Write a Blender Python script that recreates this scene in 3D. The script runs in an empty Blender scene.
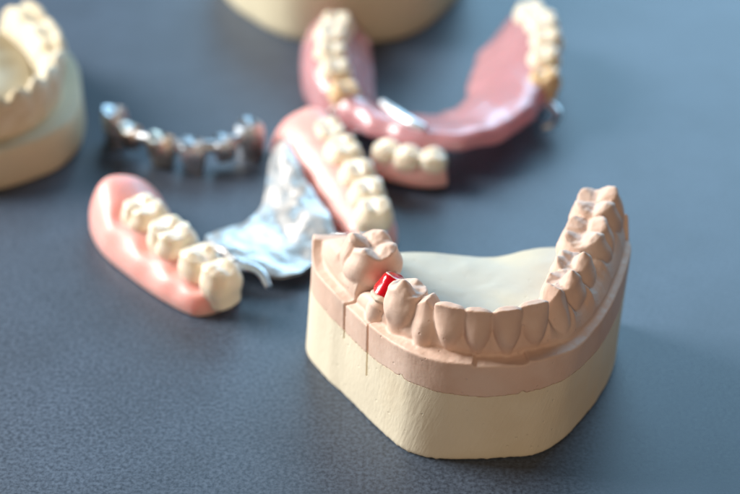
import bpy, math, random
import numpy as np
from mathutils import Vector, Matrix, noise

random.seed(4)
MM = 0.001
scene = bpy.context.scene
COL = scene.collection
R = math.radians

# ---------------------------------------------------------------- helpers
def tag(o, label=None, cat=None, group=None, kind=None):
    if label: o['label'] = label
    if cat: o['category'] = cat
    if group: o['group'] = group
    if kind: o['kind'] = kind
    return o

def thing(name, loc, label, cat, group=None, rotz=0.0):
    o = bpy.data.objects.new(name, None)
    o.empty_display_size = 0.005
    o.location = Vector(loc) * MM
    o.rotation_euler = (0, 0, rotz)
    COL.objects.link(o)
    return tag(o, label, cat, group)

def build(name, V, F, mat, parent=None, sharp=40, off=None, label=None, recalc=True):
    """V in mm. off = origin (mm) subtracted from V (the thing's base)."""
    V = np.asarray(V, float)
    if off is not None: V = V - np.asarray(off, float)
    me = bpy.data.meshes.new(name)
    me.from_pydata([tuple(v * MM) for v in V], [], F)
    me.update()
    if recalc:
        import bmesh
        bm = bmesh.new(); bm.from_mesh(me)
        bmesh.ops.remove_doubles(bm, verts=bm.verts, dist=1e-7)
        bmesh.ops.recalc_face_normals(bm, faces=bm.faces)
        bm.to_mesh(me); bm.free()
    me.shade_smooth()
    if sharp: me.set_sharp_from_angle(angle=R(sharp))
    me.materials.append(mat)
    o = bpy.data.objects.new(name, me)
    COL.objects.link(o)
    if parent is not None: o.parent = parent
    if label: o['label'] = label
    return o

def cat_eval(P, t, closed=False):
    """Catmull-Rom through rows of P at parameter t (0..n-1)."""
    P = np.asarray(P, float); n = len(P)
    i = int(math.floor(t)); 
    if not closed: i = max(0, min(n - 2, i))
    f = t - i
    def g(k):
        if closed: return P[k % n]
        if k < 0: return 2 * P[0] - P[1]
        if k > n - 1: return 2 * P[-1] - P[-2]
        return P[k]
    a, b, c, d = g(i - 1), g(i), g(i + 1), g(i + 2)
    return 0.5 * ((2 * b) + (c - a) * f + (2 * a - 5 * b + 4 * c - d) * f * f + (3 * b - a - 3 * c + d) * f ** 3)

def spline(P, n, closed=False):
    m = len(P) if closed else len(P) - 1
    return np.array([cat_eval(P, m * k / (n if closed else n - 1), closed) for k in range(n)])

def resample(P, n, closed=False):
    P = np.asarray(P, float)
    Q = np.vstack([P, P[:1]]) if closed else P
    d = np.r_[0, np.cumsum(np.linalg.norm(np.diff(Q, axis=0), axis=1))]
    t = np.linspace(0, d[-1], n + 1)[:-1] if closed else np.linspace(0, d[-1], n)
    return np.stack([np.interp(t, d, Q[:, k]) for k in range(Q.shape[1])], 1)

def grid_faces(nr, nc, wrap=False, base=0):
    F = []
    for i in range(nr - 1):
        for j in range(nc if wrap else nc - 1):
            k = (j + 1) % nc
            F.append((base + i * nc + j, base + i * nc + k, base + (i + 1) * nc + k, base + (i + 1) * nc + j))
    return F

def loft(rows, caps=True):
    """rows: array (nr, nc, 3), each row a closed ring."""
    rows = np.asarray(rows); nr, nc = rows.shape[:2]
    V = rows.reshape(-1, 3).tolist(); F = grid_faces(nr, nc, True)
    if caps:
        for i, rev in ((0, True), (nr - 1, False)):
            c = rows[i].mean(0); V.append(c.tolist()); k = len(V) - 1
            for j in range(nc):
                F.append((i * nc + j, i * nc + (j + 1) % nc, k))
    return np.array(V), F

def smooth(a, b, x):
    t = max(0.0, min(1.0, (x - a) / (b - a))); return t * t * (3 - 2 * t)

def nz(x, y, z, s, seed=0):
    return noise.noise(Vector((x * s + seed * 7.3, y * s - seed * 3.1, z * s + seed)))

def rough_up(V, amp, s, seed=0):
    V = np.array(V, float)
    for i, (x, y, z) in enumerate(V):
        V[i, 0] += amp * nz(x, y, z, s, seed); V[i, 1] += amp * nz(x, y, z, s, seed + 5); V[i, 2] += amp * nz(x, y, z, s, seed + 9)
    return V

def tube(P, r, n=12, samples=40):
    C = spline(P, samples); rr = np.interp(np.linspace(0, 1, samples), np.linspace(0, 1, len(r)), r) if hasattr(r, '__len__') else np.full(samples, r)
    rows = []
    up = np.array([0, 0, 1.0])
    for i in range(samples):
        t = C[min(i + 1, samples - 1)] - C[max(i - 1, 0)]; t /= np.linalg.norm(t) + 1e-9
        a = np.cross(t, up); a /= np.linalg.norm(a) + 1e-9; b = np.cross(a, t)
        rows.append([C[i] + rr[i] * (math.cos(q) * a + math.sin(q) * b) for q in np.linspace(0, 2 * math.pi, n, endpoint=False)])
    return loft(rows)

# ---------------------------------------------------------------- materials
def mat(name, col, rough=0.6, metal=0.0, sss=0.0, sss_r=(1, .4, .25), sss_scale=0.003, coat=0.0, spec=0.5,
        var=0.06, vscale=120, bump=0.0, bscale=2500, bdist=0.00012, col2=None, c2scale=60, c2lo=.45, c2hi=.62,
        speck=0.0, trans=0.0, pits=0.0, rvar=0.0, lines=None, bump2=0.0, b2scale=500):
    m = bpy.data.materials.new(name); m.use_nodes = True
    nt = m.node_tree; N = nt.nodes; L = nt.links
    b = N['Principled BSDF']
    b.inputs['Transmission Weight'].default_value = trans
    b.inputs['Roughness'].default_value = rough
    b.inputs['Metallic'].default_value = metal
    b.inputs['Specular IOR Level'].default_value = spec
    if sss:
        b.inputs['Subsurface Weight'].default_value = sss
        b.inputs['Subsurface Radius'].default_value = sss_r
        b.inputs['Subsurface Scale'].default_value = sss_scale
    if coat:
        b.inputs['Coat Weight'].default_value = coat; b.inputs['Coat Roughness'].default_value = 0.08
    tc = N.new('ShaderNodeTexCoord')
    n1 = N.new('ShaderNodeTexNoise'); n1.inputs['Scale'].default_value = vscale; n1.inputs['Detail'].default_value = 5
    L.new(tc.outputs['Object'], n1.inputs['Vector'])
    hsv = N.new('ShaderNodeHueSaturation'); hsv.inputs['Color'].default_value = (*col, 1)
    mr = N.new('ShaderNodeMapRange'); mr.inputs['From Min'].default_value = .3; mr.inputs['From Max'].default_value = .7
    mr.inputs['To Min'].default_value = 1 - var; mr.inputs['To Max'].default_value = 1 + var
    L.new(n1.outputs['Fac'], mr.inputs['Value']); L.new(mr.outputs['Result'], hsv.inputs['Value'])
    out = hsv.outputs['Color']
    if col2:
        n2 = N.new('ShaderNodeTexNoise'); n2.inputs['Scale'].default_value = c2scale; n2.inputs['Detail'].default_value = 6
        L.new(tc.outputs['Object'], n2.inputs['Vector'])
        r2 = N.new('ShaderNodeMapRange'); r2.inputs['From Min'].default_value = c2lo; r2.inputs['From Max'].default_value = c2hi
        L.new(n2.outputs['Fac'], r2.inputs['Value'])
        mx = N.new('ShaderNodeMixRGB'); mx.inputs['Color2'].default_value = (*col2, 1)
        L.new(r2.outputs['Result'], mx.inputs['Fac']); L.new(out, mx.inputs['Color1']); out = mx.outputs['Color']
    if speck:
        v = N.new('ShaderNodeTexVoronoi'); v.inputs['Scale'].default_value = 260
        L.new(tc.outputs['Object'], v.inputs['Vector'])
        r3 = N.new('ShaderNodeMapRange'); r3.inputs['From Min'].default_value = .05; r3.inputs['From Max'].default_value = .055
        r3.inputs['To Min'].default_value = speck; r3.inputs['To Max'].default_value = 0
        L.new(v.outputs['Distance'], r3.inputs['Value'])
        mx = N.new('ShaderNodeMixRGB'); mx.inputs['Color2'].default_value = (col[0] * .4, col[1] * .35, col[2] * .3, 1)
        L.new(r3.outputs['Result'], mx.inputs['Fac']); L.new(out, mx.inputs['Color1']); out = mx.outputs['Color']
    L.new(out, b.inputs['Base Color'])
    if rvar:
        rr = N.new('ShaderNodeMapRange'); rr.inputs['From Min'].default_value = .3; rr.inputs['From Max'].default_value = .7
        rr.inputs['To Min'].default_value = rough - rvar; rr.inputs['To Max'].default_value = rough + rvar
        L.new(n1.outputs['Fac'], rr.inputs['Value']); L.new(rr.outputs['Result'], b.inputs['Roughness'])
    h = None
    if bump:
        nb = N.new('ShaderNodeTexNoise'); nb.inputs['Scale'].default_value = bscale; nb.inputs['Detail'].default_value = 4
        L.new(tc.outputs['Object'], nb.inputs['Vector'])
        bp = N.new('ShaderNodeBump'); bp.inputs['Strength'].default_value = bump; bp.inputs['Distance'].default_value = bdist
        L.new(nb.outputs['Fac'], bp.inputs['Height']); h = bp
    if bump2:
        nb = N.new('ShaderNodeTexNoise'); nb.inputs['Scale'].default_value = b2scale; nb.inputs['Detail'].default_value = 4
        L.new(tc.outputs['Object'], nb.inputs['Vector'])
        bp = N.new('ShaderNodeBump'); bp.inputs['Strength'].default_value = bump2; bp.inputs['Distance'].default_value = 0.0004
        L.new(nb.outputs['Fac'], bp.inputs['Height'])
        if h: L.new(h.outputs['Normal'], bp.inputs['Normal'])
        h = bp
    if lines:                                   # grinding marks of the model trimmer
        mp = N.new('ShaderNodeMapping'); mp.inputs['Scale'].default_value = (1, 1, .03)
        m0 = N.new('ShaderNodeMapping'); m0.inputs['Rotation'].default_value = (0, lines, 0)
        L.new(tc.outputs['Object'], m0.inputs['Vector']); L.new(m0.outputs['Vector'], mp.inputs['Vector'])
        w = N.new('ShaderNodeTexNoise'); w.inputs['Scale'].default_value = 1900; w.inputs['Detail'].default_value = 3
        L.new(mp.outputs['Vector'], w.inputs['Vector'])
        bp = N.new('ShaderNodeBump'); bp.inputs['Strength'].default_value = .5; bp.inputs['Distance'].default_value = .00014
        L.new(w.outputs['Fac'], bp.inputs['Height'])
        if h: L.new(h.outputs['Normal'], bp.inputs['Normal'])
        h = bp
    if pits:                                    # air bubbles in the poured stone
        vp = N.new('ShaderNodeTexVoronoi'); vp.inputs['Scale'].default_value = 420
        L.new(tc.outputs['Object'], vp.inputs['Vector'])
        rp_ = N.new('ShaderNodeMapRange'); rp_.inputs['From Min'].default_value = .05; rp_.inputs['From Max'].default_value = .12
        L.new(vp.outputs['Distance'], rp_.inputs['Value'])
        bp = N.new('ShaderNodeBump'); bp.inputs['Strength'].default_value = pits; bp.inputs['Distance'].default_value = .0002
        L.new(rp_.outputs['Result'], bp.inputs['Height'])
        if h: L.new(h.outputs['Normal'], bp.inputs['Normal'])
        h = bp
    if h: L.new(h.outputs['Normal'], b.inputs['Normal'])
    return m

M = {}
M['pink_stone'] = mat('pink_die_stone', pits=.45, bump2=.22, b2scale=420, col=(.71, .505, .40), rough=.6, bump=.22, bscale=1800, var=.05, vscale=150, col2=(.75, .57, .47), c2scale=90, sss=.06, sss_scale=.001)
M['pink_trim'] = mat('pink_trimmed_stone', (.62, .40, .30), .7, bump=.3, bscale=2600, var=.05, vscale=180, lines=R(0), speck=.35)
M['cream'] = mat('cream_gypsum', (.80, .725, .56), .7, pits=.5, bump=.12, bscale=2400, var=.04, vscale=70, col2=(.74, .63, .45), c2scale=55, c2lo=.5, c2hi=.75, speck=.25, lines=R(-22))
M['pale'] = mat('pale_gypsum', pits=.5, col=(.54, .54, .47), rough=.62, bump=.25, bscale=900, var=.04, vscale=110, col2=(.60, .57, .45), c2scale=70, bump2=.55, b2scale=160)
M['cast'] = mat('yellow_gypsum', (.62, .56, .40), .75, bump=.3, bscale=1500, var=.07, vscale=60)
M['castw'] = mat('ivory_gypsum', (.74, .66, .50), .7, bump=.3, bscale=1500, var=.06, vscale=90, col2=(.60, .48, .30), c2scale=110)
M['red'] = mat('red_wax', (.62, .004, .012), .22, coat=.6, sss=.1, bump=.25, bscale=900, var=.1)
M['margin'] = mat('ivory_margin_stone', (.74, .62, .50), .6, bump=.4, bscale=2500)
M['acrylic'] = mat('pink_acrylic', (.86, .42, .38), .42, coat=.08, sss=.75, sss_scale=.0055, sss_r=(1, .35, .25), var=.07, vscale=160, bump=.06, bscale=1200, bump2=.08, b2scale=260)
M['acrylic2'] = mat('mauve_pink_acrylic', (.80, .42, .45), .25, trans=.4, coat=.35, sss=.4, sss_scale=.004, sss_r=(1, .35, .3), var=.08, vscale=160, bump2=.3, b2scale=260)
M['enamel'] = mat('ivory_enamel', (.92, .79, .62), .32, coat=.25, sss=.5, sss_scale=.002, sss_r=(1, .7, .45), var=.08, vscale=160, col2=(.93, .83, .68), c2scale=130)
M['enamel2'] = mat('amber_enamel', (.80, .58, .34), .25, coat=.5, sss=.4, sss_scale=.002, sss_r=(1, .6, .3), var=.08)
M['plate'] = mat('stippled_cobalt_metal', (.72, .69, .66), .46, metal=1, bump=.55, bscale=900, bdist=.0002, bump2=.15, b2scale=260, rvar=.08, var=.05)
M['chrome'] = mat('polished_cobalt_metal', (.86, .88, .90), .34, metal=1, var=.03)
M['dark_metal'] = mat('oxidised_metal', (.55, .56, .58), .46, metal=1, var=.2, vscale=300, bump2=.5, b2scale=400, rvar=.1)
M['warm_reflect'] = mat('warm_reflection_metal', (.58, .49, .40), .38, metal=1, var=.2, vscale=300, bump2=.5, b2scale=400)  # grey metal with a warm reflection put into its base colour

# the slate-blue vinyl table top
def table_mat():
    m = bpy.data.materials.new('slate_blue_table'); m.use_nodes = True
    N = m.node_tree.nodes; L = m.node_tree.links; b = N['Principled BSDF']
    tc = N.new('ShaderNodeTexCoord')
    def ns(s, d=6, r=.6):
        n = N.new('ShaderNodeTexNoise'); n.inputs['Scale'].default_value = s; n.inputs['Detail'].default_value = d; n.inputs['Roughness'].default_value = r
        L.new(tc.outputs['Object'], n.inputs['Vector']); return n
    a = ns(1350, 5, .66); c = ns(28, 3)
    cr = N.new('ShaderNodeValToRGB')
    cr.color_ramp.elements[0].position = .36; cr.color_ramp.elements[0].color = (.018, .028, .046, 1)
    cr.color_ramp.elements[1].position = .66; cr.color_ramp.elements[1].color = (.070, .098, .142, 1)
    L.new(a.outputs['Fac'], cr.inputs['Fac'])
    mx = N.new('ShaderNodeMixRGB'); mx.blend_type = 'MULTIPLY'; mx.inputs['Fac'].default_value = .5
    L.new(cr.outputs['Color'], mx.inputs['Color1']); L.new(c.outputs['Color'], mx.inputs['Color2'])
    cg = N.new('ShaderNodeHueSaturation'); cg.inputs['Saturation'].default_value = 1; cg.inputs['Value'].default_value = 1.15
    L.new(cr.outputs['Color'], cg.inputs['Color'])
    c2 = ns(45, 5, .65); vr = N.new('ShaderNodeMapRange'); vr.inputs['From Min'].default_value = .3; vr.inputs['From Max'].default_value = .7
    vr.inputs['To Min'].default_value = .95; vr.inputs['To Max'].default_value = 1.35
    L.new(c2.outputs['Fac'], vr.inputs['Value']); L.new(vr.outputs['Result'], cg.inputs['Value'])
    L.new(cg.outputs['Color'], b.inputs['Base Color'])
    mr = N.new('ShaderNodeMapRange'); mr.inputs['From Min'].default_value = .3; mr.inputs['From Max'].default_value = .7
    mr.inputs['To Min'].default_value = .40; mr.inputs['To Max'].default_value = .56
    L.new(a.outputs['Fac'], mr.inputs['Value']); L.new(mr.outputs['Result'], b.inputs['Roughness'])
    v = ns(2200, 4, .6)
    bp = N.new('ShaderNodeBump'); bp.inputs['Strength'].default_value = .4; bp.inputs['Distance'].default_value = .00003
    L.new(v.outputs['Fac'], bp.inputs['Height']); L.new(bp.outputs['Normal'], b.inputs['Normal'])
    b.inputs['Specular IOR Level'].default_value = .6
    return m
M['table'] = table_mat()

# ---------------------------------------------------------------- teeth
def tooth_mesh(kind, md, bl, h, root=3.0, seed=0, nt=56, cups=None, wear=0.0):
    """x mesiodistal, +y buccal, z 0 at the gum; returns V, F in mm."""
    rnd = random.Random(seed)
    a, b = md / 2, bl / 2
    if cups is None:
        if kind == 'molar':
            cups = [(-.48, .56, 0, .62), (.46, .56, -.1, .62), (-.48, -.58, -.5, .6), (.48, -.56, -.6, .6)]
        elif kind == 'premolar':
            cups = [(0, .45, 0, .8), (.05, -.55, -1.5, .6)]
        elif kind == 'canine':
            cups = [(0, .1, 0, 1.0)]
        else:
            cups = [(0, 0, 0, 0)]
    cp = [(cx * a + rnd.uniform(-.15, .15), cy * b + rnd.uniform(-.15, .15), h + dz + rnd.uniform(-.12, .12), k) for cx, cy, dz, k in cups]
    def occ(x, y):
        if kind in ('molar', 'premolar'):
            vals = [ch - k * (math.hypot((x - cx) * 1.0, (y - cy)) ** 1.12) * .95 for cx, cy, ch, k in cp]
            m = max(vals); z = m + math.log(sum(math.exp((v - m) * 5) for v in vals)) / 5
            if kind == 'molar':
                z -= .35 * math.exp(-(x / .35) ** 2) * (1 if abs(y) < b * .8 else .5) + .5 * math.exp(-((y) / .4) ** 2 - (x / (a * .6)) ** 4)
                z = max(z, h - 2.3)
            else:
                z -= .5 * math.exp(-((y + b * .1) / .35) ** 2) * (1 if abs(x) < a * .75 else .4)
                z = max(z, h - 2.4)
            return z + .28 * nz(x, y, seed, .8, seed) + .14 * nz(x, y, seed, 2.0, seed + 2)
        if kind == 'canine':
            return h - 3.4 * (abs(x) / a) ** 1.15 - .6 * abs(y) / b
        return h - .75 * (abs(x) / a) ** 3.5 - .12 * x / a * rnd_t + wear * nz(x, 0, seed, .8)
    rnd_t = rnd.uniform(-1, 1)
    rows = []
    vs = [0, .12, .24, .34, .42, .5, .58, .66, .74, .82, .89, .95, 1.0]
    flat = kind in ('incisor', 'canine')
    for v in vs:
        ring = []
        for j in range(nt):
            q = 2 * math.pi * j / nt; c, s = math.cos(q), math.sin(q)
            e = 2.5 if not flat else 2.0
            rr = (abs(c) ** e + abs(s) ** e) ** (-1 / e)
            if kind == 'incisor':
                fx = .72 + .28 * smooth(.15, .72, v) - .05 * smooth(.85, 1, v); fy = 1 - .76 * smooth(.3, 1, v) ** 1.25
                yo = .3 * b * (smooth(0, .5, v)) + .12 * b * smooth(.5, 1, v)
            elif kind == 'canine':
                fx = .74 + .26 * smooth(.15, .6, v) - .18 * smooth(.75, 1, v); fy = 1 - .60 * smooth(.3, 1, v); yo = .15 * b
            else:
                fx = .80 + .2 * smooth(.15, .6, v) - .10 * smooth(.72, 1, v); fy = .80 + .2 * smooth(.1, .5, v) - .24 * smooth(.6, 1, v); yo = 0
            x = a * fx * rr * c; y = b * fy * rr * s + yo
            # developmental grooves on the buccal face of molars
            if kind == 'molar' and s > .3: y -= .75 * math.exp(-(x / .6) ** 2) * smooth(.4, .9, v)
            if kind == 'incisor' and s > .2: y -= .03 * math.exp(-((abs(x) - a * .3) / .4) ** 2) * smooth(.45, .9, v)
            ring.append((x, y, v))
        rows.append(ring)
    top = rows[-1]
    ztop = [occ(x, y) for x, y, _ in top]
    out = []
    for ring in rows:
        o = []
        for j, (x, y, v) in enumerate(ring):
            z = -root + (ztop[j] - (.25 if not flat else .05) + root) * v
            o.append((x, y, z))
        out.append(o)
    for rho in (.96, .9, .82, .72, .6, .48, .36, .24, .12):
        o = []
        for j, (x, y, v) in enumerate(top):
            yy = y if False else y
            x2, y2 = x * rho, (y - (0)) * rho if not flat else y * rho + (top[0][1]) * (1 - rho)
            o.append((x2, y2, occ(x2, y2) + (0)))
        out.append(o)
    V, F = loft(out)
    V = np.array(V)
    V += np.array([[.10 * nz(x, y, z, .55, seed), .10 * nz(x, y, z, .55, seed + 3), .05 * nz(x, y, z, .8, seed)] for x, y, z in V])
    return V, F

def place(V, pos, ang, tilt=(0, 0)):
    """ang = direction of the buccal (+y) side in degrees, tilt = (buccal lean, mesial lean) in degrees."""
    Mx = Matrix.Rotation(R(ang - 90), 3, 'Z') @ Matrix.Rotation(R(-tilt[0]), 3, 'X') @ Matrix.Rotation(R(tilt[1]), 3, 'Y')
    A = np.array(Mx)
    return V @ A.T + np.array(pos)

# ================================================================ TABLE
def table():
    V = [(-1500, -900, 0), (1500, -900, 0), (1500, 1500, 0), (-1500, 1500, 0)]
    n = 2
    o = build('table_top', [(x, y, z) for z in (0, -25) for x, y in ((-900, -500), (900, -500), (900, 700), (-900, 700))],
              [(0, 1, 2, 3), (7, 6, 5, 4), (0, 4, 5, 1), (1, 5, 6, 2), (2, 6, 7, 3), (3, 7, 4, 0)], M['table'], sharp=30)
    tag(o, 'mottled slate blue table top under the dental models', 'table', kind='structure')
table()

# ================================================================ MAIN MODEL
BASE = (18, -48, 0)
A_ = [(-4.8, -32.5), (-2.4, -39), (0.3, -46.3), (1.8, -51.5), (3.6, -56), (6.8, -59.8), (10.9, -62.8), (14.5, -64.8), (18.9, -65.8), (23.5, -65.8), (28.0, -64.3), (31.8, -60.8), (34.8, -56.4), (37.2, -50.5), (40.3, -42), (43.5, -32.5), (44.6, -28.2)]
O_ = [(-11.0, -31.6), (-10.9, -40), (-7.6, -47.2), (-4.6, -51.6), (-1.2, -57.2), (2.6, -62.6), (6.6, -67.4), (11.5, -70.4), (17.5, -71.6), (24, -71.4), (30.3, -70.2), (35.5, -67), (40, -61), (44, -53.5), (47.8, -43.5), (50.6, -33.6), (50.0, -28.2)]
B_ = [(-12.2, -32), (-12.6, -39), (-8.4, -47.3), (-5.0, -52.2), (-1.6, -57.6), (2.6, -64.0), (6.5, -68.7), (11.5, -70.8), (17.5, -71.1), (24, -70.7), (30.2, -69.7), (35.2, -65.9), (40, -59.2), (44.0, -52.4), (47.4, -44.6), (49.2, -35.6), (48.4, -29.8)]
I_ = [(1.5, -31.5), (3.5, -38), (6.3, -45), (8, -50.5), (9.5, -53.5), (11.5, -56.5), (14, -58.8), (16.4, -60.6), (19.7, -61.5), (23.5, -61.5), (26.8, -60.2), (29.0, -58), (30.4, -55), (31.8, -49.5), (34, -41), (37, -32), (38.5, -28.8)]
NS = len(A_) - 1
CUT1, CUT2 = 2.95, 4.18
# crown centres along the arch -> parameter
TS = [2.0, 4.15, 5.0, 6.0, 7.05, 8.0, 9.0, 10.0, 11.0, 12.0, 13.0, 14.05, 15.0]

def zb(s):   # height where cream gypsum meets pink stone
    return 15.0 + .5 * math.sin(s * 1.3) + .25 * nz(s, 0, 0, 2.2) + .12 * nz(s, 0, 0, 9.0) + .4 * smooth(6, 8, s) * (1 - smooth(10, 12, s)) + .75 * math.exp(-((s - 5.75) / .09) ** 2) + .6 * math.exp(-((s - 9.45) / .07) ** 2) + .4 * math.exp(-((s - 3.7) / .05) ** 2)

def outer(s, z):
    o = cat_eval(O_, s); b = cat_eval(B_, s)
    t = max(0, min(1, z / 20.0))
    p = b * (1 - t) + o * t
    # trimmed facets: very slight waviness
    w = .12 * nz(s, z * .05, 0, 1.7) + .03 * nz(s, z * .2, 0, 14)
    c = np.array([18, -48]); d = p - c; d /= np.linalg.norm(d)
    return p + d * w

def gum_section(s, s0, s1, kind):
    """cross-section from outer bottom, over the ridge, to the lingual bottom."""
    o = outer(s, 21); a = cat_eval(A_, s); i = cat_eval(I_, s)
    dist = np.linalg.norm(a - o)
    fr0 = smooth(5.2, 6.6, s) * (1 - smooth(10.0, 11.4, s))
    near = min(TS, key=lambda t: abs(t - s)); ph = abs(near - s) * 2      # 0 mid tooth .. 1 between
    ph = min(1, ph)
    post = smooth(10.6, 12.5, s) + (1 - smooth(4.3, 5.5, s)) * .6
    pap = ph ** 2.2
    zl = 21.3 + (.6 * smooth(7.72, 7.78, s) * 0) - .55 * (smooth(8.03, 8.09, s) - smooth(9.55, 9.6, s)) + .35 * post
    fr = smooth(4.6, 6.2, s) * (1 - smooth(10.2, 12, s))
    zl += .15 * nz(s, 2, 0, 1.3) + .9 * fr
    rp = smooth(10.6, 12.5, s)
    glab = 24.5 + .2 * fr + .5 * post + .9 * rp + 1.2 * smooth(13.4, 15, s) + 3.1 * pap * (1 - .25 * post)      # gum margin height labial
    gmid = 24.8 + .8 * post + .8 * rp + 2.9 * pap
    glin = 24.6 + .6 * post + 1.6 * pap
    if kind == 'die':
        u = (s - CUT1) / (CUT2 - CUT1)
        zl = 20.8; glab = 23.6 + 1.0 * math.sin(u * math.pi); gmid = 25.2; glin = 24
    if kind == 'molar':
        e = smooth(2.2, CUT1, s)
        glab += .6 - 1.2 * e; gmid += 1.2; glin += 1
        zl += -.7 * e
    # tall heel behind the left molar, cut down by a concave scoop
    hl = max(0, min(1, (1.25 - s) / .75)) ** 1.7
    hr = smooth(15.35, 15.8, s)
    bot = zb(s)
    tl = min(.42, (1.8 + .9 * fr0 - .8 * smooth(10.6, 12.5, s)) / dist)
    bul = .55 * (1 - ph ** 1.5)             # root prominence
    pts = []
    for k in range(7):
        z = bot + (zl - .25 - bot) * k / 6
        q = outer(s, z); pts.append((q[0], q[1], z))
    def L1(t, z): p = o * (1 - t) + a * t; pts.append((p[0], p[1], z))
    L1(.025, zl - .06); L1(.06, zl)
    L1(tl * .6, zl + .12); L1(tl, zl + .30)
    L1(tl + .05, zl + .55)
    f = 1 - tl
    pr = [(.06, .28), (.13, .52), (.22, .74), (.36, .90), (.52, .98), (.68, 1.0), (.80, 1.0)]
    for tt, hh in pr:
        t = tl + f * tt - bul * .10 * math.sin(min(1, tt / .68) * math.pi) * (5 / max(4, dist))
        L1(t, zl + .5 + (glab - zl - .5) * hh)
    L1(.9, (glab + gmid) / 2); L1(1.0, gmid)
    def L2(t, z): p = a * (1 - t) + i * t; pts.append((p[0], p[1], z))
    zf = 18.2
    L2(.2, (gmid + glin) / 2); L2(.4, glin); L2(.55, glin - .5); L2(.7, glin - 1.8); L2(.82, (glin + zf) / 2 - .3); L2(.92, zf + 1.0); L2(1.0, zf); L2(1.02, 15.2)
    P = np.array(pts)
    # heel: lift outer part to a tall block
    for H, top in ((hl, 25.0 - 2.0 * max(0, 1 - s / .35) ** 2), (hr, 26.6 - 1.6 * max(0, (s - 15.75) / .25) ** 2)):
        if H > 0:
            for n in range(len(P)):
                if n >= 6:
                    tgt = top if n < 24 else min(P[n, 2], top - 1)
                    if n == 6: tgt = top - .5
                    P[n, 2] = P[n, 2] * (1 - H) + tgt * H
                elif n > 0:
                    tgt = bot + (top - .5 - bot) * n / 6
                    P[n, 2] = P[n, 2] * (1 - H) + tgt * H
    # scalloped surface of the die-stone
    for n in range(8, len(P) - 2):
        x, y, z = P[n]
        P[n, 2] += .16 * nz(x, y, z, .55) + .06 * nz(x, y, z, 1.9)
    return P

def strip_mesh(s0, s1, kind, shrink0=0, shrink1=0, ds=.02):
    n = max(6, int((s1 - s0) / ds))
    rows = [gum_section(s0 + (s1 - s0) * k / n, s0, s1, kind) for k in range(n + 1)]
    rows = np.array(rows)
    return loft(rows)

model = thing('dental_model', BASE, 'pink and cream plaster lower jaw model in front, with one red coated tooth stub', 'dental model')

# -- cream base: rings along the outline plus the back wall
def cream_base():
    ss = list(np.linspace(0, NS, 420))
    cuts = [(2.91, 2.985, 13.2), (4.165, 4.235, 9.6)]
    for a0, a1, _ in cuts: ss += [a0 - .006, a0, a1, a1 + .006]
    ss = sorted(ss)
    back = spline([(50.0, -28.2), (44, -27.5), (36, -29.6), (27, -31.0), (20, -31.6), (8, -31.3), (-2, -31.0), (-11.0, -31.6)], 60)[1:-1]
    rows = []
    zs = [0, .25, .6] + list(np.linspace(1.2, 14, 24)) + [None]
    for z in zs:
        ring = []
        for s in ss:
            zz = zb(s) if z is None else z
            p = outer(s, zz)
            if z is not None and z < .5:                      # worn lower edge
                c = np.array([18, -48]); d = p - c; p = p - d / np.linalg.norm(d) * (.35 if z == 0 else .1) * (1 + .8 * nz(s, 0, 0, 6))
            for a0, a1, zc in cuts:
                if a0 <= s <= a1 and zz > zc:
                    c = np.array([18, -48]); d = p - c; p = p - d / np.linalg.norm(d) * 1.6
            ring.append((p[0], p[1], zz))
        for p in back: ring.append((p[0], p[1], 15.0 if z is None else z))
        rows.append(ring)
    V, F = loft(rows)
    build('cream_base', V, F, M['cream'], model, off=BASE, sharp=50)
cream_base()

def floor_():
    # tongue area: domed sheet with a skirt
    idx = list(np.linspace(.1, NS - .3, 90))
    rim = [cat_eval(I_, s) * .72 + cat_eval(A_, s) * .28 for s in idx]
    bk = spline([(40, -29.3), (36, -30.0), (30, -31.2), (25, -31.9), (19, -31.8), (12, -31.2), (4, -31.4), (0, -32)], 40)[1:-1]
    ring = np.array([(*p, 0) for p in rim] + [(*p, 0) for p in bk])
    c = np.array([18.5, -44, 0])
    def zf(x, y):
        z = 18.9 + .25 * nz(x, y, 0, .12) + .12 * nz(x, y, 0, .4)
        z += .9 * math.exp(-((x - 33) / 6) ** 2) * smooth(-46, -33, y) - .7 * math.exp(-((x - 23) / 5) ** 2) * smooth(-38, -31, y) + .35 * math.exp(-((x - 8) / 5) ** 2) * smooth(-40, -32, y)
        z -= .5 * math.exp(-((x - 20) / 9) ** 2 - ((y + 47) / 7) ** 2)
        return z
    rows = []
    rows.append([(p[0], p[1], 15.02) for p in ring])
    for rho in (1.0, .985, .95, .9, .82, .74, .66, .58, .5, .42, .34, .26, .18, .1):
        rows.append([((p - c) * rho + c) for p in ring])
        rows[-1] = [(q[0], q[1], zf(q[0], q[1]) - (.35 if rho == 1.0 else 0)) for q in rows[-1]]
    V, F = loft(rows)
    build('tongue_floor', V, F, M['pale'], model, off=BASE, sharp=50)
floor_()

PIECES = [('molar_segment', *strip_mesh(0, CUT1 - .06, 'molar')),
          ('die_segment', *strip_mesh(CUT1 + .02, CUT2 - .02, 'die')),
          ('gum_segment', *strip_mesh(CUT2 + .055, NS, 'main'))]

def arch_dir(s):
    t = cat_eval(A_, min(NS, s + .2)) - cat_eval(A_, max(0, s - .2))
    return math.degrees(math.atan2(t[1], t[0])) - 90      # outward (labial) side

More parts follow.
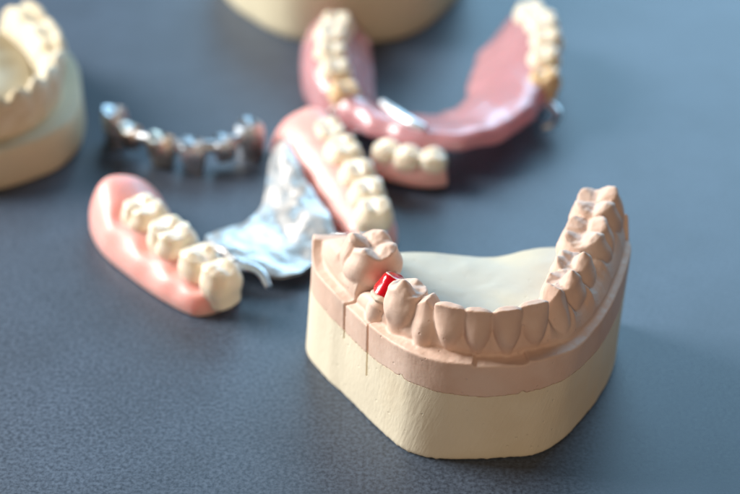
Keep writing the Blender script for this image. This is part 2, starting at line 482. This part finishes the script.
spec = [ # s, kind, md, bl, gum z, crown h, labial tilt, mesial tilt, buccal-lingual shift, cusps
    (1.93, 'molar', 11.8, 11.2, 24.4, 7.4, -3, 0, 0, [(-.5, .5, -.2, .5), (.42, .55, 0, .52), (-.45, -.5, .1, .5), (.5, -.5, -.4, .48)]),
    (4.95, 'premolar', 7.8, 8.2, 24.0, 8.4, -3, 0, .1, [(0, .35, 0, .95), (.1, -.6, -1.6, .5)]),
    (6.0, 'canine', 7.0, 7.4, 23.9, 7.2, 0, 0, .2, None),
    (7.05, 'incisor', 6.0, 6.4, 24.3, 7.4, 4, 0, .3, None),
    (8.0, 'incisor', 5.5, 6.2, 24.3, 7.2, 5, 0, .3, None),
    (9.0, 'incisor', 5.5, 6.2, 24.3, 7.3, 4, 0, .3, None),
    (9.97, 'incisor', 6.1, 6.4, 24.3, 7.3, 2, 0, .2, None),
    (10.95, 'canine', 7.0, 7.8, 24.0, 8.0, 0, 0, .2, None),
    (12.0, 'premolar', 7.5, 8.0, 24.4, 7.6, -2, 0, 0, [(0, .4, 0, .95), (0, -.6, -1.7, .5)]),
    (13.0, 'premolar', 7.8, 8.4, 24.6, 7.4, -2, 0, 0, [(0, .45, 0, .85), (.35, -.6, -1.0, .6), (-.35, -.6, -1.2, .6)]),
    (14.05, 'molar', 11.4, 10.6, 24.8, 7.4, -4, 0, .1, [(-.5, .5, -.1, .5), (.4, .5, -.3, .5), (-.5, -.55, -.6, .45), (.45, -.55, -.8, .45)]),
    (15.0, 'molar', 11.2, 10.4, 25.2, 8.2, -4, 0, .2, [(-.45, .5, .2, .55), (.4, .5, -.3, .5), (-.5, -.55, -.8, .45), (.45, -.55, -.8, .45)]),
]
TEETH = []
for n, (s, kind, md, bl, gz, h, tl, tm, sh, cups) in enumerate(spec):
    V, F = tooth_mesh(kind, md, bl, h, root=2.6, seed=n + 3, cups=cups)
    p = cat_eval(A_, s); ang = arch_dir(s) + (-14 if abs(s - 9.97) < .01 else 0); d = np.array([math.cos(R(ang)), math.sin(R(ang))])
    p = p + d * sh
    V = place(V, (p[0], p[1], gz), ang, (tl, tm))
    TEETH.append(({'molar': 'molar', 'premolar': 'premolar', 'canine': 'canine_tooth', 'incisor': 'incisor'}[kind], V, F, s))

def fuse(gum, teeth, vox=.2, iters=3):
    """cast gum and teeth as one stone body, then part it again into gum and crowns."""
    import bmesh
    from mathutils.bvhtree import BVHTree
    VV, FF = [], []
    for V, F in [gum] + [(t[1], t[2]) for t in teeth]:
        b = len(VV); VV += [tuple(v) for v in V]; FF += [tuple(i + b for i in f) for f in F]
    me = bpy.data.meshes.new('casting'); me.from_pydata(VV, [], FF)
    bm = bmesh.new(); bm.from_mesh(me)
    bmesh.ops.remove_doubles(bm, verts=bm.verts, dist=1e-4); bmesh.ops.recalc_face_normals(bm, faces=bm.faces); bm.to_mesh(me); bm.free()
    o = bpy.data.objects.new('casting', me); COL.objects.link(o)
    md = o.modifiers.new('r', 'REMESH'); md.mode = 'VOXEL'; md.voxel_size = vox
    ev = o.evaluated_get(bpy.context.evaluated_depsgraph_get()).to_mesh()
    n = len(ev.vertices); P = np.empty(n * 3); ev.vertices.foreach_get('co', P); P = P.reshape(-1, 3)
    faces = [tuple(p.vertices) for p in ev.polygons]
    E = np.empty(len(ev.edges) * 2, int); ev.edges.foreach_get('vertices', E); E = E.reshape(-1, 2)
    deg = np.bincount(E.ravel(), minlength=n)[:, None]
    flat = (P[:, 2] < 15.9)[:, None]
    for k in range(iters * 2):
        A = np.zeros_like(P); np.add.at(A, E[:, 0], P[E[:, 1]]); np.add.at(A, E[:, 1], P[E[:, 0]])
        P = np.where(flat, P, P + (A / deg - P) * (.6 if k % 2 == 0 else -.45))
    trees = [BVHTree.FromPolygons([tuple(v) for v in V], [tuple(f) for f in F]) for V, F in [gum] + [(t[1], t[2]) for t in teeth]]
    cen = [sum((P[i] for i in f), np.zeros(3)) / len(f) for f in faces]
    lab = np.zeros(len(faces), int)
    for k, c in enumerate(cen):
        best = trees[0].find_nearest(Vector(c))[3]; 
        for j in range(1, len(trees)):
            q = teeth[j - 1][4]
            if (c[0] - q[0]) ** 2 + (c[1] - q[1]) ** 2 > 64: continue
            d = trees[j].find_nearest(Vector(c))[3]
            if d < best: best = d; lab[k] = j
    # vertex normals of the whole body keep the shading continuous over the seams
    me2 = bpy.data.meshes.new('whole'); me2.from_pydata([tuple(p) for p in P], [], faces); me2.update()
    NV = np.empty(n * 3); me2.vertices.foreach_get('normal', NV); NV = NV.reshape(-1, 3)
    out = []
    for j in range(len(trees)):
        fs = [f for f, l in zip(faces, lab) if l == j]
        used = sorted({i for f in fs for i in f}); mp = {v: k for k, v in enumerate(used)}
        out.append((P[used], [tuple(mp[i] for i in f) for f in fs], NV[used]))
    bpy.data.objects.remove(o); bpy.data.meshes.remove(me); bpy.data.meshes.remove(me2)
    return out

def fine_build(name, V, F, NV, m):
    o = build(name, V, F, m, model, off=BASE, sharp=0, recalc=False)
    o.data.normals_split_custom_set_from_vertices([tuple(v) for v in NV])
    return o

def stub_rings(t, ru, rv, sd=0):
    base = np.array([2.7, -55.8, 24.3]); ax = np.array([.46, .34, .82]); ax /= np.linalg.norm(ax)
    u = np.cross(ax, [0, 1, 0]); u /= np.linalg.norm(u); v = np.cross(ax, u)
    c = base + ax * t
    return [c + (u * math.cos(q) * ru + v * math.sin(q) * rv) * (1 + .05 * math.sin(3 * q + sd)) for q in np.linspace(0, 2 * math.pi, 48, endpoint=False)]
def flare(z, ra, rb, cx, cy):
    return [(cx + ra * math.cos(q) * .62 + rb * math.sin(q) * .78, cy - ra * math.cos(q) * .78 + rb * math.sin(q) * .62, z) for q in np.linspace(0, 2 * math.pi, 48, endpoint=False)]
def match(r):   # rotate a ring's start so that it lines up with the flare
    k = min(range(48), key=lambda i: -(r[i][0] * .62 - r[i][1] * .78)); r = r[k:] + r[:k]
    return r if (r[12][0] * .78 + r[12][1] * .62) > (r[36][0] * .78 + r[36][1] * .62) else [r[0]] + r[:0:-1]
V, F = loft([flare(18.5, 2.9, 2.9, 2.5, -55.2), flare(20.6, 3.0, 3.1, 2.4, -55.2), flare(21.6, 3.0, 3.2, 2.3, -55.3), flare(22.5, 2.95, 3.1, 2.2, -55.6)] + [match(stub_rings(t, a, b)) for t, a, b in ((-1.2, 2.85, 3.0), (-.5, 2.75, 2.9), (.3, 2.7, 2.85))])
STUB = ('prepared_stub', rough_up(V, .22, .5), F)

for pn, (nm, gv, gf) in enumerate(PIECES):
    tt = [(a, b, c, d, b.mean(0)) for a, b, c, d in TEETH if (d < CUT1) == (pn == 0) and pn != 1]
    if pn == 1: tt = [(*STUB, 3.6, STUB[1].mean(0))]
    res = fuse((gv, gf), tt, iters=10 if pn == 1 else 2)
    for name, (V, F, NV) in zip([nm] + [t[0] for t in tt], res):
        if F:
            o = fine_build(name, V, F, NV, M['pink_stone'])
            if name == 'prepared_stub': STUB_OBJ = o

# -- prepared stub coated in red, on an ivory margin
def stub():
    ring = stub_rings; st = STUB_OBJ
    V, F = loft([ring(t, a, b) for t, a, b in ((-.3, 2.4, 2.6), (-.05, 2.95, 3.1), (.3, 3.2, 3.35), (.7, 3.25, 3.4), (.95, 3.1, 3.2), (1.1, 2.7, 2.85), (1.1, 1.8, 2.0))])
    build('margin_ring', rough_up(V, .25, .9), F, M['margin'], st, off=BASE)
    rows = [ring(t, a, b, 1) for t, a, b in ((1.0, 2.6, 2.8), (1.4, 2.95, 3.1), (2.3, 2.95, 3.1), (3.2, 2.85, 3.0), (4.0, 2.8, 2.9), (4.7, 2.65, 2.75), (5.1, 2.4, 2.5), (5.28, 2.0, 2.15), (5.34, 1.2, 1.3), (5.36, .5, .6))]
    V, F = loft(rows)
    build('red_coating', rough_up(V, .28, .6), F, M['red'], st, off=BASE)
    V, F = loft([ring(t, a, b, 1) for t, a, b in ((5.0, 2.36, 2.46), (5.22, 2.36, 2.46), (5.26, 2.28, 2.38), (5.2, 2.16, 2.26), (5.0, 2.16, 2.26))])
    build('rim', rough_up(V, .28, .6), F, M['margin'], st, off=BASE, label='thin pale rim showing through the red coating')
stub()

# ================================================================ SADDLES / DENTURES
def saddle(name, cl, prof_in, prof_out, hz, m, parent, off, bumps=(), n=70, zbase=0.2, label=None, endr=.95):
    """cl: centre-line points (x,y); prof_in / prof_out: half-widths per point (left / right of travel); hz: ridge height."""
    C = spline([(*c, a, b, h) for c, a, b, h in zip(cl, prof_in, prof_out, hz)], n)
    L = np.r_[0, np.cumsum(np.linalg.norm(np.diff(C[:, :2], axis=0), axis=1))]
    rows = []
    for k in range(n):
        c = C[k, :2]; t = C[min(n - 1, k + 1), :2] - C[max(0, k - 1), :2]; t /= np.linalg.norm(t)
        r = np.array([t[1], -t[0]])             # right of travel
        wi, wo, h = C[k, 2:]
        e = min(1, math.sqrt(max(0, 1 - (1 - min(1, L[k] / (wo * endr + 2))) ** 2)) + .02) * min(1, math.sqrt(max(0, 1 - (1 - min(1, (L[-1] - L[k]) / 2.2)) ** 2)) + .25)
        sc = sum(math.exp(-((L[k] - b) / 2.6) ** 2) for b in bumps)
        ctl = [(-wi, .0), (-wi * 1.02, 1.2), (-wi * .88, h * .48), (-wi * .55, h * .80), (-wi * .1, h * .98), (wo * .42, h * (1.0 - .2 * sc)), (wo * .75, h * .82), (wo * .97, h * .48), (wo * 1.02, h * .16), (wo * .92, 0), (0, .0)]
        ring = spline(ctl, 44, closed=True)
        row = []
        for x, z in ring:
            x = x * (.35 + .65 * e); z = zbase + max(z, -.1) * (.30 + .70 * e)
            if x > wo * .3: x += .45 * (sc - .5) * smooth(1, h * .7, z)
            p = c + r * x
            row.append((p[0], p[1], z + .15 * nz(p[0], p[1], z, .25)))
        rows.append(row)
    V, F = loft(rows)
    return build(name, V, F, m, parent, off=off, sharp=0, label=label)

def dteeth(lst, parent, off, m=None, label=None):
    for n, (x, y, z, kind, md, bl, h, ang, tl) in enumerate(lst):
        V, F = tooth_mesh(kind, md, bl, h, root=2.6, seed=n * 3 + int(abs(x) * 7), cups=[(-.42, .46, 0, .34), (.42, .46, -.1, .34), (-.42, -.46, -.3, .34), (.42, -.46, -.3, .34)] if kind == 'molar' else [(0, .42, 0, .42), (0, -.5, -.7, .38)])
        V = place(V, (x, y, z), ang, (tl, 0))
        build({'molar': 'molar', 'premolar': 'premolar', 'canine': 'canine_tooth', 'incisor': 'incisor'}[kind], V, F, m or M['enamel'], parent, off=off, sharp=70, label=label)

# -- partial denture with metal plate
PB = (-28, 3, 0)
pd = thing('partial_denture', PB, 'partial denture with two pink tooth saddles joined by a shiny silver metal plate', 'denture')
saddle('pink_saddle', [(-56.8, 17.5), (-54.6, 11), (-49.6, 2), (-43.2, -7.2), (-36.5, -15.9), (-31.8, -21.9), (-30.2, -24.2)], [7, 8.5, 8.0, 7.2, 6.4, 5, 3.6], [6, 8.4, 9.8, 9.2, 8.2, 6.6, 5], [9.5, 11.6, 9.2, 7.0, 6.2, 5.6, 5.0], M['acrylic'], pd, PB, bumps=(18, 29, 39, 46))
dteeth([(-48.2, -1.0, 7.2, 'molar', 10.0, 9.6, 5.4, 222, 6), (-41.4, -9.8, 6.2, 'molar', 10.8, 9.8, 6.2, 221, 8), (-34.9, -17.8, 5.2, 'premolar', 8.0, 9.0, 6.8, 222, 8), (-30.2, -23.6, 4.8, 'premolar', 7.4, 8.8, 7.4, 223, 6)], pd, PB)
saddle('pink_saddle', [(-16.5, 48), (-13.6, 42), (-9.6, 32.5), (-5.8, 22.5), (-2.4, 12), (0, 1), (.4, -4)][::-1], [4.6, 6.0, 7.2, 8.2, 9.4, 10, 8], [5, 6.2, 6.4, 6.4, 6.2, 6.2, 5], [6, 7, 7.5, 8.4, 9.8, 10.4, 8.5], M['acrylic'], pd, PB, bumps=())
dteeth([(-9.6, 35.0, 6.6, 'molar', 8.6, 8.0, 5.2, 20, 4), (-6.2, 26.2, 6.6, 'molar', 9.4, 8.8, 5.4, 20, 4), (-3.0, 17.0, 6.4, 'premolar', 7.8, 8.4, 5.6, 20, 6), (-.8, 8.6, 6.2, 'premolar', 7.6, 8.4, 6.0, 18, 6), (.6, .6, 5.6, 'premolar', 7.6, 8.6, 6.4, 14, 6)], pd, PB)

def metal_plate():
    left = [(-30, -11.5), (-34.4, -6.5), (-35.2, -3.0), (-31.0, .8), (-26.5, 6.0), (-24.0, 14), (-23.4, 24), (-22.5, 33), (-20.5, 38)]
    right = [(-24.6, -14.2), (-20.4, -15.6), (-15, -14.5), (-10.5, -8), (-7.6, -2.6), (-9.8, 6), (-13.6, 16), (-17, 27), (-19.2, 34.5)]
    A = spline(left, 80); B = spline(right, 80)
    nw = 36; top = []
    for k in range(80):
        row = []
        for j in range(nw):
            t = j / (nw - 1); p = A[k] * (1 - t) + B[k] * t
            x, y = p
            hL = 3.6 * math.exp(-((x + 34) ** 2 + (y + 6) ** 2) / 160)
            hR = 6.8 * smooth(-24, -6, x) * smooth(-12, 6, y) + 5 * smooth(10, 30, y)
            z = 3.0 + .8 * math.sin(t * math.pi) + max(hL * .6, hR * .55) + .7 * nz(x, y, 0, .13) + .28 * nz(x, y, 3, .4) + .06 * nz(x, y, 5, 1.1)
            z += .22 * math.sin((x * .8 - y * .45)) * math.exp(-((x + 16) / 5) ** 2)       # palatal folds
            edge = 0
            row.append((x + edge, y + edge, z))
        top.append(row)
    T = np.array(top); Bm = T - np.array([0, 0, .7])
    rows = np.concatenate([T, Bm[:, ::-1]], axis=1)
    V, F = loft(rows)
    build('metal_plate', V, F, M['plate'], pd, off=PB, sharp=50)
metal_plate()
V, F = tube([(-29.5, -17.2, 5.2), (-27.2, -17.2, 6.2), (-24.6, -17.6, 6.4), (-22.4, -19.0, 5.8), (-20.9, -21.6, 4.2)], [1.1, 1.05, 1.0, .9, .7]); build('clasp', V, F, M['chrome'], pd, off=PB)
V, F = tube([(-7.5, -4.5, 5.5), (-6.5, -6.8, 6.8), (-3.2, -8.0, 7.6), (.5, -7.2, 7.6), (3.4, -5.5, 6.8)], [.9, .8, .75, .6, .5]); build('clasp', V, F, M['chrome'], pd, off=PB)

# -- metal bridge framework
BB = (-45, 38, 0)
br = thing('metal_bridge', BB, 'small dark metal bridge framework of joined tooth copings standing behind the left saddle', 'dental bridge')
arc = [(-61.6, 47.5), (-56.8, 40.6), (-49.0, 35.6), (-41.4, 33.6), (-34.2, 35.0), (-28.6, 40.2)]
AR = spline(arc, 61)
def coping(i, w, d, zlo, h, m, taper=.88):
    c = AR[i * 12]; t = AR[min(60, i * 12 + 3)] - AR[max(0, i * 12 - 3)]; ang = math.atan2(t[1], t[0])
    rows = []
    for v in np.linspace(0, 1, 9):
        f = taper + (1 - taper) * smooth(0, .6, v) - .18 * smooth(.8, 1, v)
        rows.append([(w / 2 * f * math.cos(q) * (abs(math.cos(q)) ** 2.6 + abs(math.sin(q)) ** 2.6) ** (-1 / 2.6), d / 2 * f * math.sin(q) * (abs(math.cos(q)) ** 2.6 + abs(math.sin(q)) ** 2.6) ** (-1 / 2.6), zlo + h * v + (.5 * math.sin(2 * q + i) if v > .9 else 0)) for q in np.linspace(0, 2 * math.pi, 28, endpoint=False)])
    for rho in (.7, .4, .15):
        rows.append([(x * rho, y * rho, z - .9 * (1 - rho)) for x, y, z in rows[8]])
    V, F = loft(rows); V = rough_up(V, .2, .35, i)
    ca, sa = math.cos(ang), math.sin(ang)
    V = np.stack([c[0] + V[:, 0] * ca - V[:, 1] * sa, c[1] + V[:, 0] * sa + V[:, 1] * ca, V[:, 2]], 1)
    build('coping', V, F, m, br, off=BB, sharp=60, label='coping with a warm reflection put into its colour' if m is M['warm_reflect'] else None)
coping(0, 6.4, 6.0, .1, 8.6, M['dark_metal'], .9)
coping(1, 5.6, 5.0, 2.4, 5.2, M['warm_reflect'], .75)
coping(2, 7.4, 5.6, .6, 7.2, M['warm_reflect'], .75)
coping(3, 6.6, 5.6, .1, 7.4, M['dark_metal'], .72)
coping(4, 5.8, 5.2, 2.2, 5.4, M['dark_metal'], .75)
coping(5, 6.6, 6.2, .1, 8.8, M['dark_metal'], .9)
P = [(AR[k][0], AR[k][1], 6.0 + .3 * math.sin(k)) for k in range(0, 61, 4)]
V, F = tube(P, 1.5, samples=90); build('connector_bar', V, F, M['dark_metal'], br, off=BB)

# -- upper full-arch denture, far
UB = (14, 62, 0)
ud = thing('upper_denture', UB, 'large horseshoe shaped pink partial denture with detached looking front tooth block, at the back', 'denture')
def band(name, pts, m, n=90, ns=36, label=None):
    """pts rows: x,y, then section: inner (dx,z) ... as list of (offset,z) with equal length."""
    C = spline([p[0] for p in pts], n); S = spline([np.array(p[1]).ravel() for p in pts], n)
    rows = []
    L = np.linspace(0, 1, n)
    for k in range(n):
        c = C[k]; t = C[min(n - 1, k + 1)] - C[max(0, k - 1)]; t /= np.linalg.norm(t); r = np.array([t[1], -t[0]])
        sec = spline(S[k].reshape(-1, 2), ns, closed=True)
        e = math.sqrt(max(0, 1 - (1 - min(1, L[k] / .05)) ** 2)) * math.sqrt(max(0, 1 - (1 - min(1, (1 - L[k]) / .05)) ** 2)); e = .3 + .7 * e
        mid = sec.mean(0)
        row = []
        for x, z in sec:
            x = mid[0] + (x - mid[0]) * e; z = mid[1] + (z - mid[1]) * e
            sc = smooth(0, 3, -x) * (.9 * abs(math.sin(L[k] * 46)) + .8 * nz(k * .3, 0, 2, 1)) * (1 if .3 < L[k] < .7 else .3)
            p = c - r * (x + sc * .8); row.append((p[0] + .4 * nz(p[0], p[1], z, .2), p[1], max(.1, z) + .5 * nz(p[0], p[1], z, .22)))
        rows.append(row)
    V, F = loft(rows); return build(name, V, F, m, ud, off=UB, sharp=0, label=label)
# section controls run: inner-low, inner-mid, top, outer-top, outer-mid, outer-low, underside ; offset>0 is right of travel
def armsec(wi, wo, h, bz=.3, lift=0):   # travel so that the outer side is on the LEFT (negative offsets)
    return [(wi, max(3.6, bz * .8)), (wi * .6, h * .62 + .3 * max(0, bz - 3)), (wi * .15, h * .93), (-wo * .35, h), (-wo * .85, h * .8 + bz * .12), (-wo, h * .45 + bz * .4), (-wo * .9, .1 + bz), (-wo * .3, max(h * .3, bz)), (wi * .5, max(2.6, bz * .75))]
def connsec(w, h, z):
    return [(w, z), (w * .8, z + h * .6), (w * .3, z + h), (0, z + h), (-w * .4, z + h), (-w * .85, z + h * .5), (-w, z), (-w * .5, z - 1), (w * .5, z - 1)]
band('pink_base', [((-5, 101), armsec(7, 7, 10)), ((-8.5, 92), armsec(9, 8, 12)), ((-10, 80), armsec(11, 8, 13)), ((-10, 68), armsec(11, 7, 13)), ((-7.5, 58), armsec(10, 5.5, 11.5)), ((-2, 49.5), armsec(10, 5, 10, 3)), ((5, 41), armsec(15, 4.5, 9.6, 5.6)),
                   ((14, 36), armsec(17, 4.2, 9.6, 6)), ((24, 36), armsec(18, 4.2, 9.6, 6.2)), ((33, 43), armsec(17, 4, 10, 6.4)), ((38.5, 54), armsec(16, 4, 11, 6)), ((42, 67), armsec(17.5, 4.6, 12.5, 5)), ((43.5, 80), armsec(16.5, 5.2, 14, 3)), ((42.5, 92), armsec(14, 6, 13, 1)), ((38, 101), armsec(8, 7, 11))], M['acrylic2'])
dteeth([(-8.6, 88, 10, 'molar', 9.5, 9, 4.8, 185, 0), (-9.8, 78.5, 11.4, 'molar', 9.8, 9, 4.8, 182, 0), (-9.8, 69.5, 11.2, 'premolar', 8, 8.6, 5, 180, 0), (-8.6, 61.5, 10.4, 'premolar', 8, 8.4, 5, 190, 0)], ud, UB)
dteeth([(42.6, 94, 10.4, 'molar', 9.5, 9, 4.8, 10, 0), (44.6, 84.5, 12, 'molar', 9.8, 9, 4.8, 2, 0), (44.8, 75.5, 11.8, 'premolar', 8, 8.6, 5, 0, 0), (43.6, 67.5, 11.0, 'premolar', 8, 8.4, 5, -6, 0)], ud, UB)
dteeth([(43, 59.5, 8.6, 'premolar', 8, 8.4, 5.4, -12, 0)], ud, UB, M['enamel2'], 'amber coloured end tooth')
dteeth([(-6.2, 54.2, 8.2, 'premolar', 7.4, 8.0, 5, 205, 0)], ud, UB, M['enamel2'], 'amber coloured end tooth')
# front block of teeth on its own pink strip
V, F = None, None
def front_block():
    C = spline([(2.4, 34.2), (5.4, 30.8), (9.2, 28.6), (13.4, 27.4), (17.4, 28.2)], 40)
    rows = []
    for k in range(40):
        t = C[min(39, k + 1)] - C[max(0, k - 1)]; t /= np.linalg.norm(t); r = np.array([t[1], -t[0]])
        e = min(1, math.sqrt(max(0, 1 - (1 - min(1, k / 7)) ** 2)) + .2) * min(1, math.sqrt(max(0, 1 - (1 - min(1, (39 - k) / 7)) ** 2)) + .2)
        sec = spline([(4.2, 1), (4.4, 3.2), (2.6, 6.2), (-1, 6.8), (-4, 5.2), (-4.4, 1.5), (0, .1)], 30, closed=True)
        rows.append([(*(C[k] + r * x * (.4 + .6 * e)), .2 + max(0, z) * (.5 + .5 * e)) for x, z in sec])
    V, F = loft(rows); blk = build('front_block', V, F, M['acrylic'], ud, off=UB, sharp=0)
    for n, (i, ang) in enumerate(((7, 228), (20, 248), (33, 265))):
        V, F = tooth_mesh('premolar', 6.8, 6.8, 4.2, root=2, seed=40 + n, cups=[(0, .3, 0, .35), (0, -.4, -.3, .35)])
        c = C[i]; V = place(V, (c[0] - .5, c[1] - .6, 5.0), ang, (8, 0))
        build('incisor' if n else 'canine_tooth', V, F, M['enamel'], blk, off=UB, sharp=70)
front_block()
V, F = tube([(-8.5, 52, 6.0), (-10.5, 48.5, 5.0), (-8.8, 45.2, 3.4), (-5.2, 44.6, 2.8), (-3.0, 46.6, 3.4)], [1.1, 1.0, .9, .8, .6]); build('clasp', V, F, M['chrome'], ud, off=UB)
V, F = tube([(44, 56, 6), (46, 52.5, 5), (44.6, 49.6, 3.6), (42, 48.6, 3)], [1.0, .9, .8, .6]); build('clasp', V, F, M['chrome'], ud, off=UB)
V, F = tube([(3, 50, 9.2), (6.0, 44, 9.6), (9.4, 38.5, 10.0), (12.8, 35.5, 10.0)], [.9, 1.4, 1.5, 1.0]); build('highlight_bar', V, F, M['chrome'], ud, off=UB)  # added bright bar, standing in for a white highlight on the denture

# ================================================================ BACKGROUND CASTS
def cast(name, loc, rot, label, scale=1.0, hb=12.5, ht=22.5, mats=('cast', 'castw'), arch_w=26.5, arch_l=46, seed=0, palate=False):
    t = thing(name, (*loc, 0), label, 'dental model'); t.scale = (scale, scale, 1)
    c, s = math.cos(R(rot)), math.sin(R(rot))
    def tr(P):
        P = np.asarray(P, float); return np.stack([P[..., 0] * c - P[..., 1] * s, P[..., 0] * s + P[..., 1] * c, P[..., 2]], -1)
    W = 31.5
    outl = [(-W, 26), (-W - .5, 10), (-W + 3, -5), (-W + 13, -22), (-8, -29), (8, -29), (W - 13, -22), (W - 3, -5), (W + .5, 10), (W, 26), (W - 6, 30), (-W + 6, 30)]
    ring = spline(outl, 140, closed=True)
    rows = [[(x * f, y * f, z) for x, y in ring] for z, f in ((0, .985), (.5, .998), (3, 1), (hb * .6, 1), (hb - .3, 1), (hb, .99), (hb + .2, .93), (hb + .5, .8), (hb + .5, .4))]
    V, F = loft(rows); build('trimmed_base', rough_up(tr(V), .3, .12, seed), F, M[mats[0]], t, sharp=50)
    # arch wall with toothed crest
    def arch(u, off):
        q = (u - .5) * math.pi
        return np.array([(arch_w + off) * math.sin(q * .98), 22 - (arch_l + off) * max(0, math.cos(q)) ** .85])
    rows = []; n = 150
    for k in range(n + 1):
        u = k / n; tt = (u * 14) % 1; b = abs(math.sin(math.pi * u * 14)) ** .6
        post = smooth(.15, .38, abs(u - .5))
        top = ht - 2.0 * (1 - b) + .6 * nz(u * 14, 0, seed, 1)
        sec = [(1.2, hb - 1), (1.4, hb + 1.5), (1.6 + .6 * b, (hb + ht) / 2), (1.6 + 1.2 * post + .5 * b, ht - 2.2), (.5 + 1.7 * post, top), (0, top - .9 * post - .1), (-.8 - 2.2 * post, top - .4), (-2.4 - 1.6 * post, ht - 3.4), (-3.4 - 1.6 * post, (hb + ht) / 2 - .5), (-5.4, hb + .5), (-6.5, hb - 1)]
        sec = spline(sec, 30)
        rows.append([(*arch(u, o), z) for o, z in sec])
    V, F = loft(rows); build('tooth_arch', rough_up(tr(V), .35, .35, seed + 1), F, M[mats[1]], t, sharp=0)
    if palate:
        rows = []
        for rho in (1, .9, .75, .6, .45, .3, .15):
            r = []
            for k in range(60):
                u = k / 59; p = arch(u, -6); cc = np.array([0, 14]); q = cc + (p - cc) * rho
                r.append((*q, hb + .6 + 3.2 * rho ** 2.2))
            rows.append(r)
        V, F = loft(rows); build('palate_vault', tr(V), F, M[mats[1]], t, sharp=0)
    return t
cast('plaster_cast', (-98, 51.5), 38, 'ivory plaster jaw cast with jagged teeth on a yellowish base, cut by the left edge', palate=True, seed=2, hb=10, ht=21)
cast('plaster_cast', (-7.5, 135.5), 4, 'plain tan plaster cast base at the top edge behind the horseshoe denture', scale=1.15, seed=5, hb=20, ht=30, mats=('cast', 'cast'))

# ================================================================ CAMERA
D0, PIT = 350.0, R(33)
cam = bpy.data.cameras.new('camera'); co = bpy.data.objects.new('camera', cam); COL.objects.link(co)
co.location = Vector((0, -D0 * math.cos(PIT), D0 * math.sin(PIT))) * MM
co.rotation_euler = (R(90) - PIT, 0, 0)
cam.sensor_width = 36; cam.lens = 36 * 1600 / 740
cam.clip_start = .01; cam.clip_end = 50
cam.dof.use_dof = True
foc = Vector((10, -63, 28)) - Vector((0, -D0 * math.cos(PIT), D0 * math.sin(PIT)))
fwd = Vector((0, math.cos(PIT), -math.sin(PIT)))
cam.dof.focus_distance = foc.dot(fwd) * MM
cam.dof.aperture_fstop = 11.5
scene.camera = co

# ================================================================ LIGHT
w = bpy.data.worlds.new('World'); scene.world = w; w.use_nodes = True
bg = w.node_tree.nodes['Background']; bg.inputs['Color'].default_value = (.55, .68, .90, 1); bg.inputs['Strength'].default_value = .055
def area(name, loc, tgt, sx, sy, power, col):
    l = bpy.data.lights.new(name, 'AREA'); l.shape = 'RECTANGLE'; l.size = sx; l.size_y = sy; l.energy = power; l.color = col
    o = bpy.data.objects.new(name, l); COL.objects.link(o); o.location = loc
    o.rotation_euler = (Vector(tgt) - Vector(loc)).to_track_quat('-Z', 'Y').to_euler(); return o
area('window_light', (-.74, .28, .46), (0, 0, 0), .46, .46, 19, (1, .98, .94))
area('sky_window_light', (.45, 1.25, .70), (0, 0, 0), 1.3, .8, 21.5, (.42, .735, 1))
area('warm_fill_light', (.1, -.8, .35), (0, 0, 0), .5, .5, 2.0, (1, .72, .46))  # added warm fill from an unseen source, lifts the front faces

scene.view_settings.view_transform = 'Standard'; scene.view_settings.look = 'None'
scene.view_settings.exposure = 0; scene.view_settings.gamma = 1
scene.render.engine = 'CYCLES'
scene.cycles.use_denoising = True
scene.cycles.max_bounces = 8
